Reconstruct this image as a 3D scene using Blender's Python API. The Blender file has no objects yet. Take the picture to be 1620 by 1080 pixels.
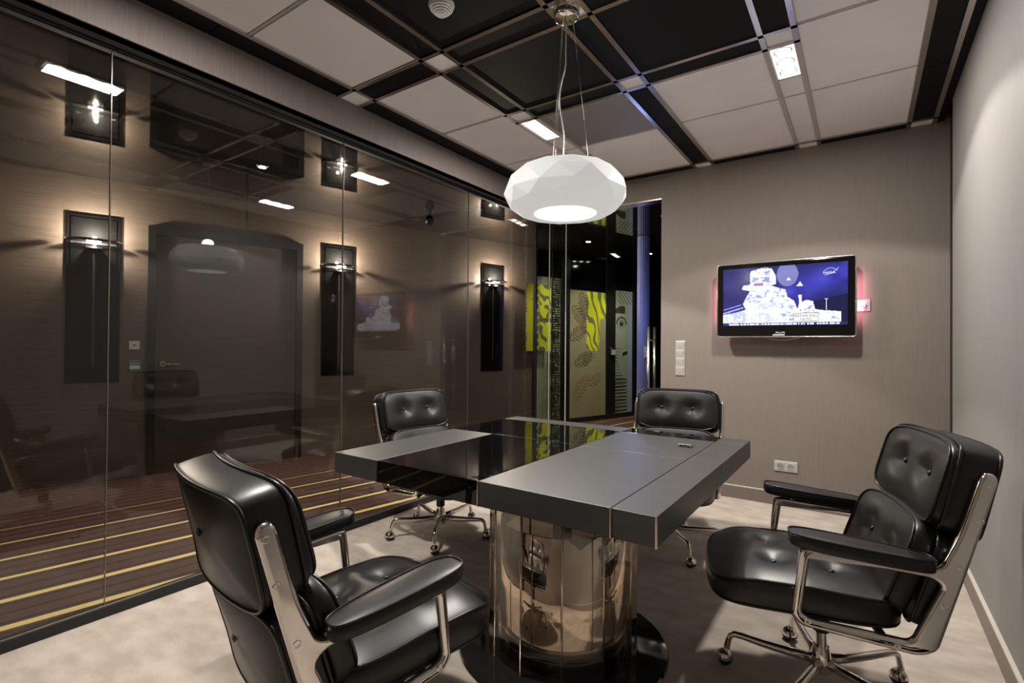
import bpy, bmesh, math, random
from mathutils import Vector, Matrix
random.seed(7)
C = bpy.context.scene.collection
S = bpy.context.scene
PI = math.pi
R = math.radians

# ------------------------------------------------------------------ camera
def cam():
    F, yaw, pit, rol = 801.6, .6065, .0078, .0075
    f = Vector((-math.sin(yaw)*math.cos(pit), math.cos(yaw)*math.cos(pit), math.sin(pit)))
    r = Vector((math.cos(yaw), math.sin(yaw), 0)); u = r.cross(f)
    r2 = r*math.cos(rol)+u*math.sin(rol); u2 = -r*math.sin(rol)+u*math.cos(rol)
    cd = bpy.data.cameras.new('camera'); co = bpy.data.objects.new('camera', cd); C.objects.link(co)
    cd.sensor_width = 36; cd.lens = 36*F/1620; cd.clip_start = .02
    m = Matrix((r2, u2, -f)).transposed().to_4x4(); m.translation = (0, 0, 1.25)
    co.matrix_world = m; S.camera = co
cam()

# ------------------------------------------------------------------ world, exposure, lamps
EXPO = 0.42
W = bpy.data.worlds.new('world'); S.world = W; W.use_nodes = True
W.node_tree.nodes['Background'].inputs[0].default_value = (.9, .95, 1, 1)
W.node_tree.nodes['Background'].inputs[1].default_value = .012
S.view_settings.view_transform = 'Standard'; S.view_settings.look = 'None'
S.view_settings.exposure = EXPO; S.view_settings.gamma = 1
S.view_settings.use_curve_mapping = False

def light(name, kind, loc, energy, col=(1, 1, 1), size=.05, rot=(0, 0, 0), spot=None, blend=.15, sy=None):
    l = bpy.data.lights.new(name, kind); l.energy = energy; l.color = col
    o = bpy.data.objects.new(name, l); C.objects.link(o); o.location = loc; o.rotation_euler = rot
    if kind == 'AREA':
        l.shape = 'RECTANGLE'; l.size = size; l.size_y = sy or size
    else:
        l.shadow_soft_size = size
    if kind == 'SPOT': l.spot_size = spot; l.spot_blend = blend
    return o
WARM = (1, .94, .88)
# recessed ceiling fixtures (two in view, two nearer the camera above the frame)
LAMPS = [(-1.92, 3.11), (-.352, 3.11), (-1.92, 1.0), (-.352, 1.0)]
for (x, y), e, cone in zip(LAMPS[:3], (112, 60, 88), (108, 128, 88)):      # the fourth, near the camera by the right wall, is switched off
    light('fixture_beam', 'SPOT', (x, y, 2.785), e, WARM, .05, spot=R(cone), blend=.10)
    light('fixture_glow', 'AREA', (x, y, 2.79), 21 if x > -1 else 20, WARM, .11, sy=.35)

# ------------------------------------------------------------------ materials
def mat(name, col, rough=.5, metal=0, spec=.5, coat=0, sheen=0):
    m = bpy.data.materials.new(name); m.use_nodes = True
    p = m.node_tree.nodes['Principled BSDF']
    p.inputs['Base Color'].default_value = (*col, 1); p.inputs['Roughness'].default_value = rough
    p.inputs['Metallic'].default_value = metal; p.inputs['Specular IOR Level'].default_value = spec
    p.inputs['Coat Weight'].default_value = coat; p.inputs['Coat Roughness'].default_value = .03
    p.inputs['Sheen Weight'].default_value = sheen
    return m
def N(m, t): return m.node_tree.nodes.new(t)
def L(m, a, b): m.node_tree.links.new(a, b)
def P(m): return m.node_tree.nodes['Principled BSDF']
def noisy(m, c1, c2, scale=(1, 1, 1), nscale=5, detail=4, lo=.35, hi=.65, bump=0, bdist=.001, bscale=None, rough=None):
    tc = N(m, 'ShaderNodeTexCoord'); mp = N(m, 'ShaderNodeMapping'); mp.inputs['Scale'].default_value = scale
    no = N(m, 'ShaderNodeTexNoise'); no.inputs['Scale'].default_value = nscale; no.inputs['Detail'].default_value = detail
    cr = N(m, 'ShaderNodeValToRGB'); cr.color_ramp.elements[0].position = lo; cr.color_ramp.elements[1].position = hi
    cr.color_ramp.elements[0].color = (*c1, 1); cr.color_ramp.elements[1].color = (*c2, 1)
    L(m, tc.outputs['Object'], mp.inputs[0]); L(m, mp.outputs[0], no.inputs['Vector'])
    L(m, no.outputs['Fac'], cr.inputs[0]); L(m, cr.outputs[0], P(m).inputs['Base Color'])
    if bump:
        b = N(m, 'ShaderNodeBump'); b.inputs['Strength'].default_value = bump; b.inputs['Distance'].default_value = bdist
        src = no
        if bscale:
            src = N(m, 'ShaderNodeTexNoise'); src.inputs['Scale'].default_value = bscale; src.inputs['Detail'].default_value = 3
            L(m, mp.outputs[0], src.inputs['Vector'])
        L(m, src.outputs['Fac'], b.inputs['Height']); L(m, b.outputs[0], P(m).inputs['Normal'])
    return m
def emis(name, col, st):
    m = bpy.data.materials.new(name); m.use_nodes = True; n = m.node_tree.nodes; n.clear()
    e = n.new('ShaderNodeEmission'); e.inputs[0].default_value = (*col, 1); e.inputs[1].default_value = st
    o = n.new('ShaderNodeOutputMaterial'); m.node_tree.links.new(e.outputs[0], o.inputs[0]); return m
def glass(name, tint=(.8, .8, .8), ior=1.5, gain=1.0):
    m = bpy.data.materials.new(name); m.use_nodes = True; n = m.node_tree.nodes; n.clear()
    t = n.new('ShaderNodeBsdfTransparent'); t.inputs[0].default_value = (*tint, 1)
    g = n.new('ShaderNodeBsdfGlossy'); g.inputs['Roughness'].default_value = 0; g.inputs['Color'].default_value = (gain, gain, gain, 1)
    ge = n.new('ShaderNodeNewGeometry'); mx = n.new('ShaderNodeMix'); mx.inputs[2].default_value = ior; mx.inputs[3].default_value = 1/ior
    fr = n.new('ShaderNodeFresnel'); ms = n.new('ShaderNodeMixShader'); o = n.new('ShaderNodeOutputMaterial')
    k = m.node_tree.links.new
    k(ge.outputs['Backfacing'], mx.inputs[0]); k(mx.outputs[0], fr.inputs[0]); k(fr.outputs[0], ms.inputs[0])
    k(t.outputs[0], ms.inputs[1]); k(g.outputs[0], ms.inputs[2]); k(ms.outputs[0], o.inputs[0])
    return m
def painted(name, emit=0, rough=.6):
    m = mat(name, (1, 1, 1), rough); a = N(m, 'ShaderNodeVertexColor'); a.layer_name = 'Col'
    if emit:
        L(m, a.outputs[0], P(m).inputs['Emission Color']); P(m).inputs['Emission Strength'].default_value = emit
        P(m).inputs['Base Color'].default_value = (.01, .01, .01, 1); P(m).inputs['Roughness'].default_value = .15
    else: L(m, a.outputs[0], P(m).inputs['Base Color'])
    return m

M = {}
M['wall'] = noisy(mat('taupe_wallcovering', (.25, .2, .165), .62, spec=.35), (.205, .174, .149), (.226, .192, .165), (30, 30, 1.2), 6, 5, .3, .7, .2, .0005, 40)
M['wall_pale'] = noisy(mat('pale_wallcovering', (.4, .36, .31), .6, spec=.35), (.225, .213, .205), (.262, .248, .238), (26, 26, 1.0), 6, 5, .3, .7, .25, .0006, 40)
M['base'] = mat('taupe_baseboard', (.19, .155, .13), .45)
M['base_pale'] = mat('pale_baseboard_top', (.62, .57, .5), .35)
M['carpet'] = noisy(mat('beige_carpet', (.5, .43, .35), .95, spec=.1, sheen=.3), (.49, .415, .345), (.63, .555, .47), (1, 1.9, 1), 6.5, 10, .36, .64, .8, .004, 380)
M['tile_white'] = noisy(mat('white_ceiling_panel', (.6, .57, .56), .8, spec=.2), (.85, .825, .845), (.90, .87, .89), (1, 1, 1), 3, 3)
M['tile_black'] = mat('black_ceiling_panel', (.006, .006, .007), .55, spec=.15)
M['strip'] = mat('satin_steel_strip', (.62, .58, .56), .22, 1)
M['strip_white'] = mat('pale_ceiling_joint', (.48, .445, .43), .6)
M['beam'] = noisy(mat('taupe_beam_covering', (.3, .25, .22), .5, spec=.4), (.20, .165, .150), (.245, .205, .188), (30, 30, 1.2), 6, 5, .3, .7, .2, .0005, 40)
M['blackframe'] = mat('black_lacquered_frame', (.012, .011, .011), .3)
M['darkgrey'] = mat('dark_grey_track', (.07, .07, .072), .6)
M['chrome'] = mat('polished_chrome', (.86, .82, .78), .07, 1)
M['alu'] = mat('polished_aluminium', (.82, .77, .72), .12, 1)
M['mirror'] = mat('bronze_mirror_steel', (.84, .76, .68), .02, 1)
M['steel'] = mat('brushed_steel', (.62, .6, .58), .25, 1)
M['leather'] = noisy(mat('black_leather', (.012, .011, .011), .37, spec=.5), (.0075, .007, .0068), (.012, .011, .0105), (1, 1, 1), 8, 3, .3, .7, .18, .0008, 260)
M['piping'] = mat('black_leather_piping', (.012, .011, .011), .3)
M['plastic'] = mat('black_plastic', (.01, .01, .01), .35)
M['rubber'] = mat('black_rubber', (.012, .012, .012), .6)
M['slate'] = noisy(mat('charcoal_leather_top', (.04, .04, .04), .5), (.033, .032, .031), (.043, .042, .040), (1, 4, 4), 5, 6, .3, .7, .15, .0005, 300)
P(M['slate']).inputs['Roughness'].default_value = .40; P(M['slate']).inputs['Specular IOR Level'].default_value = .85
M['gloss'] = mat('black_gloss_glass', (.003, .003, .003), .015, spec=.45)
M['edge'] = mat('copper_steel_edge', (.8, .64, .52), .2, 1)
M['glassedge'] = mat('polished_glass_edge', (.22, .20, .18), .2, .5)
M['edge_bright'] = mat('bright_glass_edge', (.75, .74, .60), .3, .3)
M['clear'] = glass('clear_panel_glass', (.93, .90, .86))
M['wallglass'] = glass('smoked_wall_glass', (.88, .865, .84), 1.5, 1.0)
M['doorglass'] = glass('green_tinted_door_glass', (.92, .94, .90), 1.5, .05)
M['opal'] = mat('opal_white_shade', (.55, .55, .545), .5, spec=.25)
P(M['opal']).inputs['Emission Color'].default_value = (1, .99, .97, 1); P(M['opal']).inputs['Emission Strength'].default_value = .34  # faint emission added to lift the shade's brightness
M['wire'] = mat('steel_wire', (.6, .58, .56), .3, 1)
M['cord'] = mat('clear_cord', (.62, .6, .58), .3, .4)
M['lamp_face'] = emis('glare_plate', (1, .97, .92), 1.5)  # plate made to glow, standing in for the glare of its lamps
M['lamp_hot'] = emis('lit_lens', (1, .97, .92), 12)
M['lamp_small'] = emis('lit_spot', (1, .96, .88), 22)
M['tube'] = emis('lit_halogen', (1, .92, .78), 40)
M['white'] = mat('white_plastic', (.72, .72, .70), .35)
M['silver'] = mat('silver_plastic', (.62, .60, .58), .28, .35)
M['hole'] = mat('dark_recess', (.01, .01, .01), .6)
M['tvblack'] = mat('black_gloss_bezel', (.004, .004, .004), .08, spec=.6)
M['acrylic'] = glass('clear_acrylic', (.96, .95, .94))
M['corr_wall'] = noisy(mat('brown_grasscloth', (.2, .14, .1), .45, spec=.5), (.085, .066, .052), (.175, .135, .105), (.6, .6, 55), 4, 6, .3, .7, .35, .001)
M['corr_ceil'] = mat('black_gloss_ceiling', (.012, .010, .009), .02, spec=.9, coat=.6)
M['door_brown'] = noisy(mat('brown_door_leaf', (.10, .08, .07), .5), (.040, .032, .027), (.056, .046, .040), (.6, .6, 40), 4, 5)
M['olive'] = mat('olive_frosted_glass', (.32, .31, .19), .5)
M['blue'] = mat('blue_lit_column', (.25, .27, .62), .5)
M['panelblack'] = mat('black_glass_panel', (.004, .004, .004), .04, spec=.3)
M['darkvoid'] = mat('dark_wall_paint', (.02, .018, .016), .7)
# corridor carpet: dark red brown with diagonal yellow stripes
def corr_carpet():
    m = mat('striped_corridor_carpet', (.1, .06, .05), .9, spec=.15)
    tc = N(m, 'ShaderNodeTexCoord'); se = N(m, 'ShaderNodeSeparateXYZ'); L(m, tc.outputs['Object'], se.inputs[0])
    def ma(op, a, b=None, c=None):
        n = N(m, 'ShaderNodeMath'); n.operation = op
        for i, v in enumerate((a, b, c)):
            if v is None: continue
            if isinstance(v, (int, float)): n.inputs[i].default_value = v
            else: L(m, v, n.inputs[i])
        return n.outputs[0]
    c = ma('SUBTRACT', se.outputs[0], ma('MULTIPLY', se.outputs[1], .167))   # coordinate across the stripes
    ph = ma('DIVIDE', ma('ADD', c, 3.176+33*.332), .332)
    fr = ma('FRACT', ph); cell = ma('FLOOR', ma('ADD', ph, .5))
    d = ma('ABSOLUTE', ma('SUBTRACT', ma('FRACT', ma('ADD', ph, .5)), .5))
    wn = N(m, 'ShaderNodeTexWhiteNoise'); wn.noise_dimensions = '1D'; L(m, cell, wn.inputs['W'])
    far = ma('MULTIPLY', ma('ADD', c, 5.0), .040)        # the stripes get finer toward the corridor wall
    wid = ma('MINIMUM', ma('MAXIMUM', ma('ADD', far, ma('MULTIPLY', wn.outputs['Value'], .012)), .0), .075)
    yel = ma('LESS_THAN', d, wid)
    # alternating reddish and brown zones and thin dark lines
    d3 = ma('ABSOLUTE', ma('SUBTRACT', ma('FRACT', ma('MULTIPLY', ph, 3)), .5))
    dark = ma('LESS_THAN', d3, .10)
    no = N(m, 'ShaderNodeTexNoise'); no.inputs['Scale'].default_value = 2.2; L(m, tc.outputs['Object'], no.inputs['Vector'])
    z = N(m, 'ShaderNodeMix'); z.data_type = 'RGBA'; z.inputs[6].default_value = (.092, .036, .034, 1); z.inputs[7].default_value = (.092, .058, .044, 1)
    L(m, no.outputs['Fac'], z.inputs[0])
    z2 = N(m, 'ShaderNodeMix'); z2.data_type = 'RGBA'; z2.inputs[7].default_value = (.030, .024, .020, 1); L(m, dark, z2.inputs[0]); L(m, z.outputs[2], z2.inputs[6])
    z3 = N(m, 'ShaderNodeMix'); z3.data_type = 'RGBA'; z3.inputs[7].default_value = (.95, .78, .33, 1); L(m, yel, z3.inputs[0]); L(m, z2.outputs[2], z3.inputs[6])
    L(m, z3.outputs[2], P(m).inputs['Base Color'])
    return m
M['corr_carpet'] = corr_carpet()

# ------------------------------------------------------------------ helpers
def mesh_obj(name, verts, faces, m, parent=None, smooth=False, loc=None, rot=None):
    me = bpy.data.meshes.new(name); me.from_pydata([tuple(v) for v in verts], [], faces); me.update()
    if smooth: me.polygons.foreach_set('use_smooth', [True]*len(me.polygons))
    if m: me.materials.append(m)
    o = bpy.data.objects.new(name, me); C.objects.link(o)
    if parent: o.parent = parent
    if loc: o.location = loc
    if rot: o.rotation_euler = rot
    return o
def bm_obj(name, bm, m, parent=None, smooth=False, loc=None, rot=None):
    bmesh.ops.recalc_face_normals(bm, faces=bm.faces)
    me = bpy.data.meshes.new(name); bm.to_mesh(me); bm.free()
    if smooth: me.polygons.foreach_set('use_smooth', [True]*len(me.polygons))
    if m: me.materials.append(m)
    o = bpy.data.objects.new(name, me); C.objects.link(o)
    if parent: o.parent = parent
    if loc: o.location = loc
    if rot: o.rotation_euler = rot
    return o
def autosmooth(o, ang=35):
    me = o.data; me.polygons.foreach_set('use_smooth', [True]*len(me.polygons))
    try: me.set_sharp_from_angle(angle=R(ang))
    except Exception: pass
    return o
def wnorm(o):
    o.data.polygons.foreach_set('use_smooth', [True]*len(o.data.polygons))
    m_ = o.modifiers.new('weighted', 'WEIGHTED_NORMAL'); m_.weight = 100; m_.keep_sharp = False; return o
def add_box(bm, x0, x1, y0, y1, z0, z1):
    vs = [bm.verts.new(p) for p in ((x0,y0,z0),(x1,y0,z0),(x1,y1,z0),(x0,y1,z0),(x0,y0,z1),(x1,y0,z1),(x1,y1,z1),(x0,y1,z1))]
    for f in ((0,3,2,1),(4,5,6,7),(0,1,5,4),(1,2,6,5),(2,3,7,6),(3,0,4,7)): bm.faces.new([vs[i] for i in f])
    return vs
def box(name, x0, x1, y0, y1, z0, z1, m, parent=None, bevel=0, seg=2):
    bm = bmesh.new(); add_box(bm, x0, x1, y0, y1, z0, z1)
    if bevel: bmesh.ops.bevel(bm, geom=bm.edges[:], offset=bevel, segments=seg, affect='EDGES', profile=.5)
    o = bm_obj(name, bm, m, parent)
    if bevel: wnorm(o)
    return o
def tube_geo(pts, rad, n=10, closed=False, cap=True, verts=None, faces=None):
    verts = [] if verts is None else verts; faces = [] if faces is None else faces
    pts = [Vector(p) for p in pts]; K = len(pts); base = len(verts)
    rads = rad if isinstance(rad, (list, tuple)) else [rad]*K
    up = None
    for i, p in enumerate(pts):
        if closed: t = (pts[(i+1) % K]-pts[i-1]).normalized()
        else: t = (pts[min(i+1, K-1)]-pts[max(i-1, 0)]).normalized()
        if up is None:
            up = Vector((0, 0, 1)) if abs(t.z) < .9 else Vector((1, 0, 0))
        a = t.cross(up).normalized(); b = a.cross(t).normalized(); up = b
        for j in range(n):
            q = 2*PI*j/n; verts.append(p+(a*math.cos(q)+b*math.sin(q))*rads[i])
    for i in range(K if closed else K-1):
        for j in range(n):
            a0 = base+i*n+j; a1 = base+i*n+(j+1) % n; i2 = (i+1) % K
            faces.append((a0, a1, base+i2*n+(j+1) % n, base+i2*n+j))
    if cap and not closed:
        faces.append(tuple(base+j for j in range(n))[::-1]); faces.append(tuple(base+(K-1)*n+j for j in range(n)))
    return verts, faces
def tube(name, pts, rad, m, parent=None, n=10, closed=False):
    v, f = tube_geo(pts, rad, n, closed); return mesh_obj(name, v, f, m, parent, True)
def lathe_geo(prof, n=32, c=(0, 0, 0), axis='z', verts=None, faces=None, closed=False):
    verts = [] if verts is None else verts; faces = [] if faces is None else faces; base = len(verts); K = len(prof)
    for r, z in prof:
        for j in range(n):
            a = 2*PI*j/n; x, y = r*math.cos(a), r*math.sin(a)
            v = (x, y, z) if axis == 'z' else ((z, x, y) if axis == 'x' else (x, z, y))
            verts.append((v[0]+c[0], v[1]+c[1], v[2]+c[2]))
    for i in range(K-1 if not closed else K):
        for j in range(n):
            i2 = (i+1) % K
            faces.append((base+i*n+j, base+i*n+(j+1) % n, base+i2*n+(j+1) % n, base+i2*n+j))
    if not closed:
        if prof[0][0] > 1e-6: faces.append(tuple(base+j for j in range(n))[::-1])
        if prof[-1][0] > 1e-6: faces.append(tuple(base+(K-1)*n+j for j in range(n)))
    return verts, faces
def lathe(name, prof, m, parent=None, n=32, c=(0, 0, 0), axis='z', closed=False, ang=35):
    v, f = lathe_geo(prof, n, c, axis, closed=closed)
    o = mesh_obj(name, v, f, m, parent); bm = bmesh.new(); bm.from_mesh(o.data); bmesh.ops.remove_doubles(bm, verts=bm.verts, dist=1e-6)
    bmesh.ops.recalc_face_normals(bm, faces=bm.faces); bm.to_mesh(o.data); bm.free(); autosmooth(o, ang); return o
def empty(name, loc, rz=0):
    o = bpy.data.objects.new(name, None); C.objects.link(o); o.location = loc; o.rotation_euler = (0, 0, rz); o.empty_display_size = .1
    return o
def tag(o, label=None, cat=None, group=None, kind=None):
    if label: o['label'] = label
    if cat: o['category'] = cat
    if group: o['group'] = group
    if kind: o['kind'] = kind
    return o
def struct(o): o['kind'] = 'structure'; return o
def copy_tree(o, parent=None):
    c = o.copy(); C.objects.link(c)
    if parent is not None: c.parent = parent
    for ch in list(o.children): copy_tree(ch, c)
    return c
def text(name, s, size, m, parent, loc, rot, ext=.0006, align='CENTER', sx=1):
    cu = bpy.data.curves.new(name, 'FONT'); cu.body = s; cu.size = size; cu.extrude = ext; cu.align_x = align; cu.align_y = 'CENTER'
    t = bpy.data.objects.new(name, cu); C.objects.link(t)
    bpy.context.view_layer.update()
    me = bpy.data.meshes.new_from_object(t.evaluated_get(bpy.context.evaluated_depsgraph_get()))
    bpy.data.objects.remove(t); me.materials.clear(); me.materials.append(m)
    o = bpy.data.objects.new(name, me); C.objects.link(o); o.parent = parent; o.location = loc; o.rotation_euler = rot; o.scale = (sx, 1, 1)
    return o
def outline2d(loops, thick, bev, m, name, parent, to3, res=3):
    """filled flat shape with holes and rounded rims; to3 maps (a, b, depth) into space"""
    cu = bpy.data.curves.new(name, 'CURVE'); cu.dimensions = '2D'; cu.fill_mode = 'BOTH'
    cu.extrude = max(thick/2-bev, 0); cu.bevel_depth = bev; cu.bevel_resolution = res; cu.offset = -bev
    for lp in loops:
        sp = cu.splines.new('POLY'); sp.points.add(len(lp)-1); sp.use_cyclic_u = True
        for i, (a, b) in enumerate(lp): sp.points[i].co = (a, b, 0, 1)
    t = bpy.data.objects.new(name, cu); C.objects.link(t); bpy.context.view_layer.update()
    me = bpy.data.meshes.new_from_object(t.evaluated_get(bpy.context.evaluated_depsgraph_get()))
    bpy.data.objects.remove(t)
    for v in me.vertices: v.co = to3(*v.co)
    me.materials.clear(); me.materials.append(m)
    bm = bmesh.new(); bm.from_mesh(me); bmesh.ops.remove_doubles(bm, verts=bm.verts, dist=1e-5); bmesh.ops.recalc_face_normals(bm, faces=bm.faces); bm.to_mesh(me); bm.free()
    o = bpy.data.objects.new(name, me); C.objects.link(o); o.parent = parent
    return wnorm(o)
def chaikin(p, it=3, closed=True):
    for _ in range(it):
        q = []; n = len(p)
        for i in range(n if closed else n-1):
            a, b = p[i], p[(i+1) % n]
            q.append(tuple(a[k]*.75+b[k]*.25 for k in range(len(a)))); q.append(tuple(a[k]*.25+b[k]*.75 for k in range(len(a))))
        p = q if closed else [p[0]]+q+[p[-1]]
    return p
def rounded(pts, r, seg=5):
    """round each corner of a polygon; pts are (x, y) or (x, y, radius)"""
    out = []; n = len(pts)
    for i in range(n):
        p = Vector(pts[i][:2]); a = Vector(pts[i-1][:2]); b = Vector(pts[(i+1) % n][:2]); rr = pts[i][2] if len(pts[i]) > 2 else r
        da, db = (a-p), (b-p); la, lb = da.length, db.length; t = min(rr, la*.45, lb*.45)
        s, e = p+da/la*t, p+db/lb*t
        for k in range(seg+1):
            u = k/seg; q = s*(1-u)**2+p*2*u*(1-u)+e*u*u; out.append((q.x, q.y))
    return out
def paint_grid(name, nu, nv, place, colf, m, parent, two=False):
    """flat grid whose faces take their print colour from colf(u, v)"""
    verts = [place(i/nu, j/nv) for j in range(nv+1) for i in range(nu+1)]
    faces = [(j*(nu+1)+i, j*(nu+1)+i+1, (j+1)*(nu+1)+i+1, (j+1)*(nu+1)+i) for j in range(nv) for i in range(nu)]
    o = mesh_obj(name, verts, faces, m, parent)
    ca = o.data.color_attributes.new('Col', 'FLOAT_COLOR', 'CORNER'); buf = []
    for j in range(nv):
        for i in range(nu):
            c = colf((i+.5)/nu, (j+.5)/nv)
            buf += [c[0], c[1], c[2], 1]*4
    ca.data.foreach_set('color', buf)
    return o

# ------------------------------------------------------------------ room shell
HZ = 2.81; GX = -2.85; BY = 4.53; RX = .455; FY = -.6
struct(box('floor', GX-.02, RX+.15, FY, BY+.05, -.1, 0, M['carpet']))
cei = struct(box('ceiling', GX-.05, RX+.2, FY, BY+.1, HZ+.045, HZ+.1, M['tile_black']))
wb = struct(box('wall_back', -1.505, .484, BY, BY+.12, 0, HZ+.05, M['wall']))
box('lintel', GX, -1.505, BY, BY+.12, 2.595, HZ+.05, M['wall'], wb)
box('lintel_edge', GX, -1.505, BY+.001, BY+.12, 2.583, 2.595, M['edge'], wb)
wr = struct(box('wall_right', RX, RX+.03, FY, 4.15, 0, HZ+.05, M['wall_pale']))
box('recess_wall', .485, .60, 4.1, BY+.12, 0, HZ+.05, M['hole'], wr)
struct(box('wall_front', GX-.05, RX+.1, FY-.1, FY, 0, HZ+.1, M['wall']))
bb = struct(box('baseboard_back', -1.505, .484, BY-.014, BY, 0, .100, M['base']))
box('baseboard_cap', -1.505, .484, BY-.015, BY, .100, .108, M['base_pale'], bb)
br = struct(box('baseboard_right', RX-.014, RX, FY, 4.15, 0, .100, M['base']))
box('baseboard_cap', RX-.015, RX, FY, 4.15, .100, .108, M['base_pale'], br)
# beam over the glass wall
wl = struct(box('wall_left', -2.79, -2.725, FY, BY, 2.615, HZ+.045, M['beam']))
box('soffit', -2.84, -2.735, FY, BY, 2.615, 2.70, M['darkgrey'], wl)
box('head_track', -2.866, -2.838, FY, BY, 2.585, 2.70, M['rubber'], wl)
box('track_edge', -2.8385, -2.8375, FY, BY, 2.600, 2.602, M['steel'], wl)
box('infill', -2.95, -2.79, FY, BY+.1, 2.70, HZ+.05, M['hole'], wl)

# glass wall: panes with visible butt joints, black kick rail
w1 = empty('window_1', (GX, 0, 0)); struct(w1)
js = [FY, .854, 2.122, 3.425, BY+.0]
for a, b in zip(js[:-1], js[1:]):
    box('glass_pane', -.006, .006, a+.002, b-.002, .05, 2.60, M['wallglass'], w1)
for y in js[1:-1]: box('glass_joint', -.0065, .0065, y-.0014, y+.0014, .05, 2.60, M['glassedge'], w1)
box('bottom_rail', -.02, .022, FY, BY, 0, .048, M['hole'], w1, .002)
box('rail_lip', .008, .014, FY, BY, .048, .053, M['steel'], w1)
box('end_post', -.02, .01, BY-.005, BY+.03, 0, 2.6, M['blackframe'], w1)

# glazed front next to the back wall: side pane and glass door with bar handles
w2 = empty('window_2', (-2.68, BY+.04, 0)); struct(w2)
box('glass_pane', -.155, .172, -.006, .006, .02, 2.583, M['doorglass'], w2)
box('glass_edge', .174, .178, -.007, .007, .02, 2.583, M['edge_bright'], w2)
box('glass_edge', -.020, -.017, -.007, .007, .02, 2.583, M['edge_bright'], w2)
d1 = empty('door_1', (-2.0, BY+.04, 0)); struct(d1)
box('door_glass', -.495, .487, -.006, .006, .012, 2.58, M['doorglass'], d1)
for yy in (-.085, .085):
    tube('door_handle', [(.395, yy, .42), (.395, yy, 1.43)], .014, M['steel'], d1, 16)
for z in (.78, 1.31):
    tube('handle_standoff', [(.395, -.085, z), (.395, .085, z)], .009, M['steel'], d1, 12)
box('floor_threshold', -.83, .5, -.035, .035, 0, .008, M['steel'], d1)

# ------------------------------------------------------------------ suspended ceiling
def tile(x0, x1, y0, y1, m, name='ceiling_tile', z=HZ):
    bm = bmesh.new(); add_box(bm, x0+.001, x1-.001, y0+.001, y1-.001, z, z+.035)
    return bm_obj(name, bm, m, cei)
def strip(x0, x1, y0, y1, m=None):
    return box('ceiling_strip', x0, x1, y0, y1, HZ-.009, HZ+.03, m or M['strip'], cei)
Wt, Bk = M['tile_white'], M['tile_black']
CY = 2.055
XA, XB, XC, XD, XE, XF = (-2.725, -2.574), (-2.548, -2.006), (-1.826, -1.213), (-1.040, -.439), (-.267, .244), (.270, .385)
NB, NC, ND = (-1.980, -1.852), (-1.187, -1.066), (-.413, -.293)
def mir(a, b, s): return (a, b) if s > 0 else (2*CY-b, 2*CY-a)
for s in (1, -1):
    for (a, b) in [(2.150, 2.764), (2.79, 3.545), (3.565, 4.395)]:
        if s < 0 and b > 4: b = 2*CY-FY
        ya, yb = mir(a, b, s)
        for X in (XB, XE): tile(*X, ya, yb, Wt)
    ya, yb = mir(2.150, 2.764, s)
    for X in (XC, XD): tile(*X, ya, yb, Bk)
    for X in (NB, NC, ND): tile(*X, ya, yb, Bk)
    ya, yb = mir(2.790, 2.905, s)
    for X in (XC, XD): tile(*X, ya, yb, Bk)
    for X in (NB, NC, ND): tile(*X, ya, yb, Wt)
    ya, yb = mir(2.931, 3.545, s); tile(*XD, ya, yb, Wt)
    if s < 0: tile(*XC, ya, yb, Wt)
    ya, yb = mir(3.565, 4.395 if s > 0 else 2*CY-FY, s)
    for X in (XC, XD): tile(*X, ya, yb, Wt)
    for X in (NB, ND): tile(*X, ya, yb, Wt)
    ya, yb = mir(3.315, 3.545, s)
    for X in (NB, ND): tile(*X, ya, yb, Wt)
    ya, yb = mir(2.931, 3.60, s); tile(*NC, ya, yb, Bk)
    ya, yb = mir(3.604, 4.395 if s > 0 else 2*CY-FY, s); tile(*NC, ya, yb, Bk)
    for a, b in ((2.150, 2.9), (2.904, 3.60), (3.604, 4.395)):
        if s < 0 and b > 4: b = 2*CY-FY
        ya, yb = mir(a, b, s); tile(*XA, ya, yb, Bk); tile(*XF, ya, yb, Bk)
for X in (XB, XC, XD, XE): tile(*X, 1.991, 2.124, Bk)
for X in (XA, NB, NC, ND, XF): tile(*X, 1.991, 2.124, Wt)
for X in (XB, XC, XD, XE): tile(*X, 4.424, BY, Bk)
for X in (XA, NB, NC, ND, XF): tile(*X, 4.424, BY, Wt)
tile(.411, RX, FY, BY, Bk)
# the ventilation grille panel: slats one by one
gr = box('vent_grille', XC[0]+.002, XC[1]-.002, 2.933, 3.543, HZ+.022, HZ+.034, M['hole'], cei)
gm = mat('grey_grille', (.40, .375, .37), .45, .3)
nsl = 46
bm = bmesh.new()
for i in range(nsl):
    y = 2.939+(3.537-2.939)*i/(nsl-1)
    add_box(bm, XC[0]+.003, XC[1]-.003, y-.0040, y+.0040, HZ+.002, HZ+.012)
g1 = bm_obj('grille_slats', bm, gm, gr); tag(g1, kind='stuff')
bm = bmesh.new()
for i in range(nsl):
    x = XC[0]+.008+(XC[1]-XC[0]-.016)*i/(nsl-1)
    add_box(bm, x-.0028, x+.0028, 2.937, 3.539, HZ+.004, HZ+.014)
g2 = bm_obj('grille_bars', bm, gm, gr); tag(g2, kind='stuff')
for X in ((XB[1], NB[0]), (NB[1], XC[0]), (XD[1], ND[0]), (ND[1], XE[0])):
    strip(*X, 2*CY-2.918, 2.930)
    strip(*X, 2.931, BY-.11, M['strip_white']); strip(*X, FY, 2*CY-2.919, M['strip_white'])
    strip(*X, 4.424, BY)
for X in ((XA[1], XB[0]), (XC[1], NC[0]), (NC[1], XD[0]), (XE[1], XF[0]), (XF[1], .411)): strip(*X, FY, BY)
for ya, yb in ((1.965, 1.991), (2.124, 2.150)): strip(-2.725, .411, ya, yb)
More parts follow.
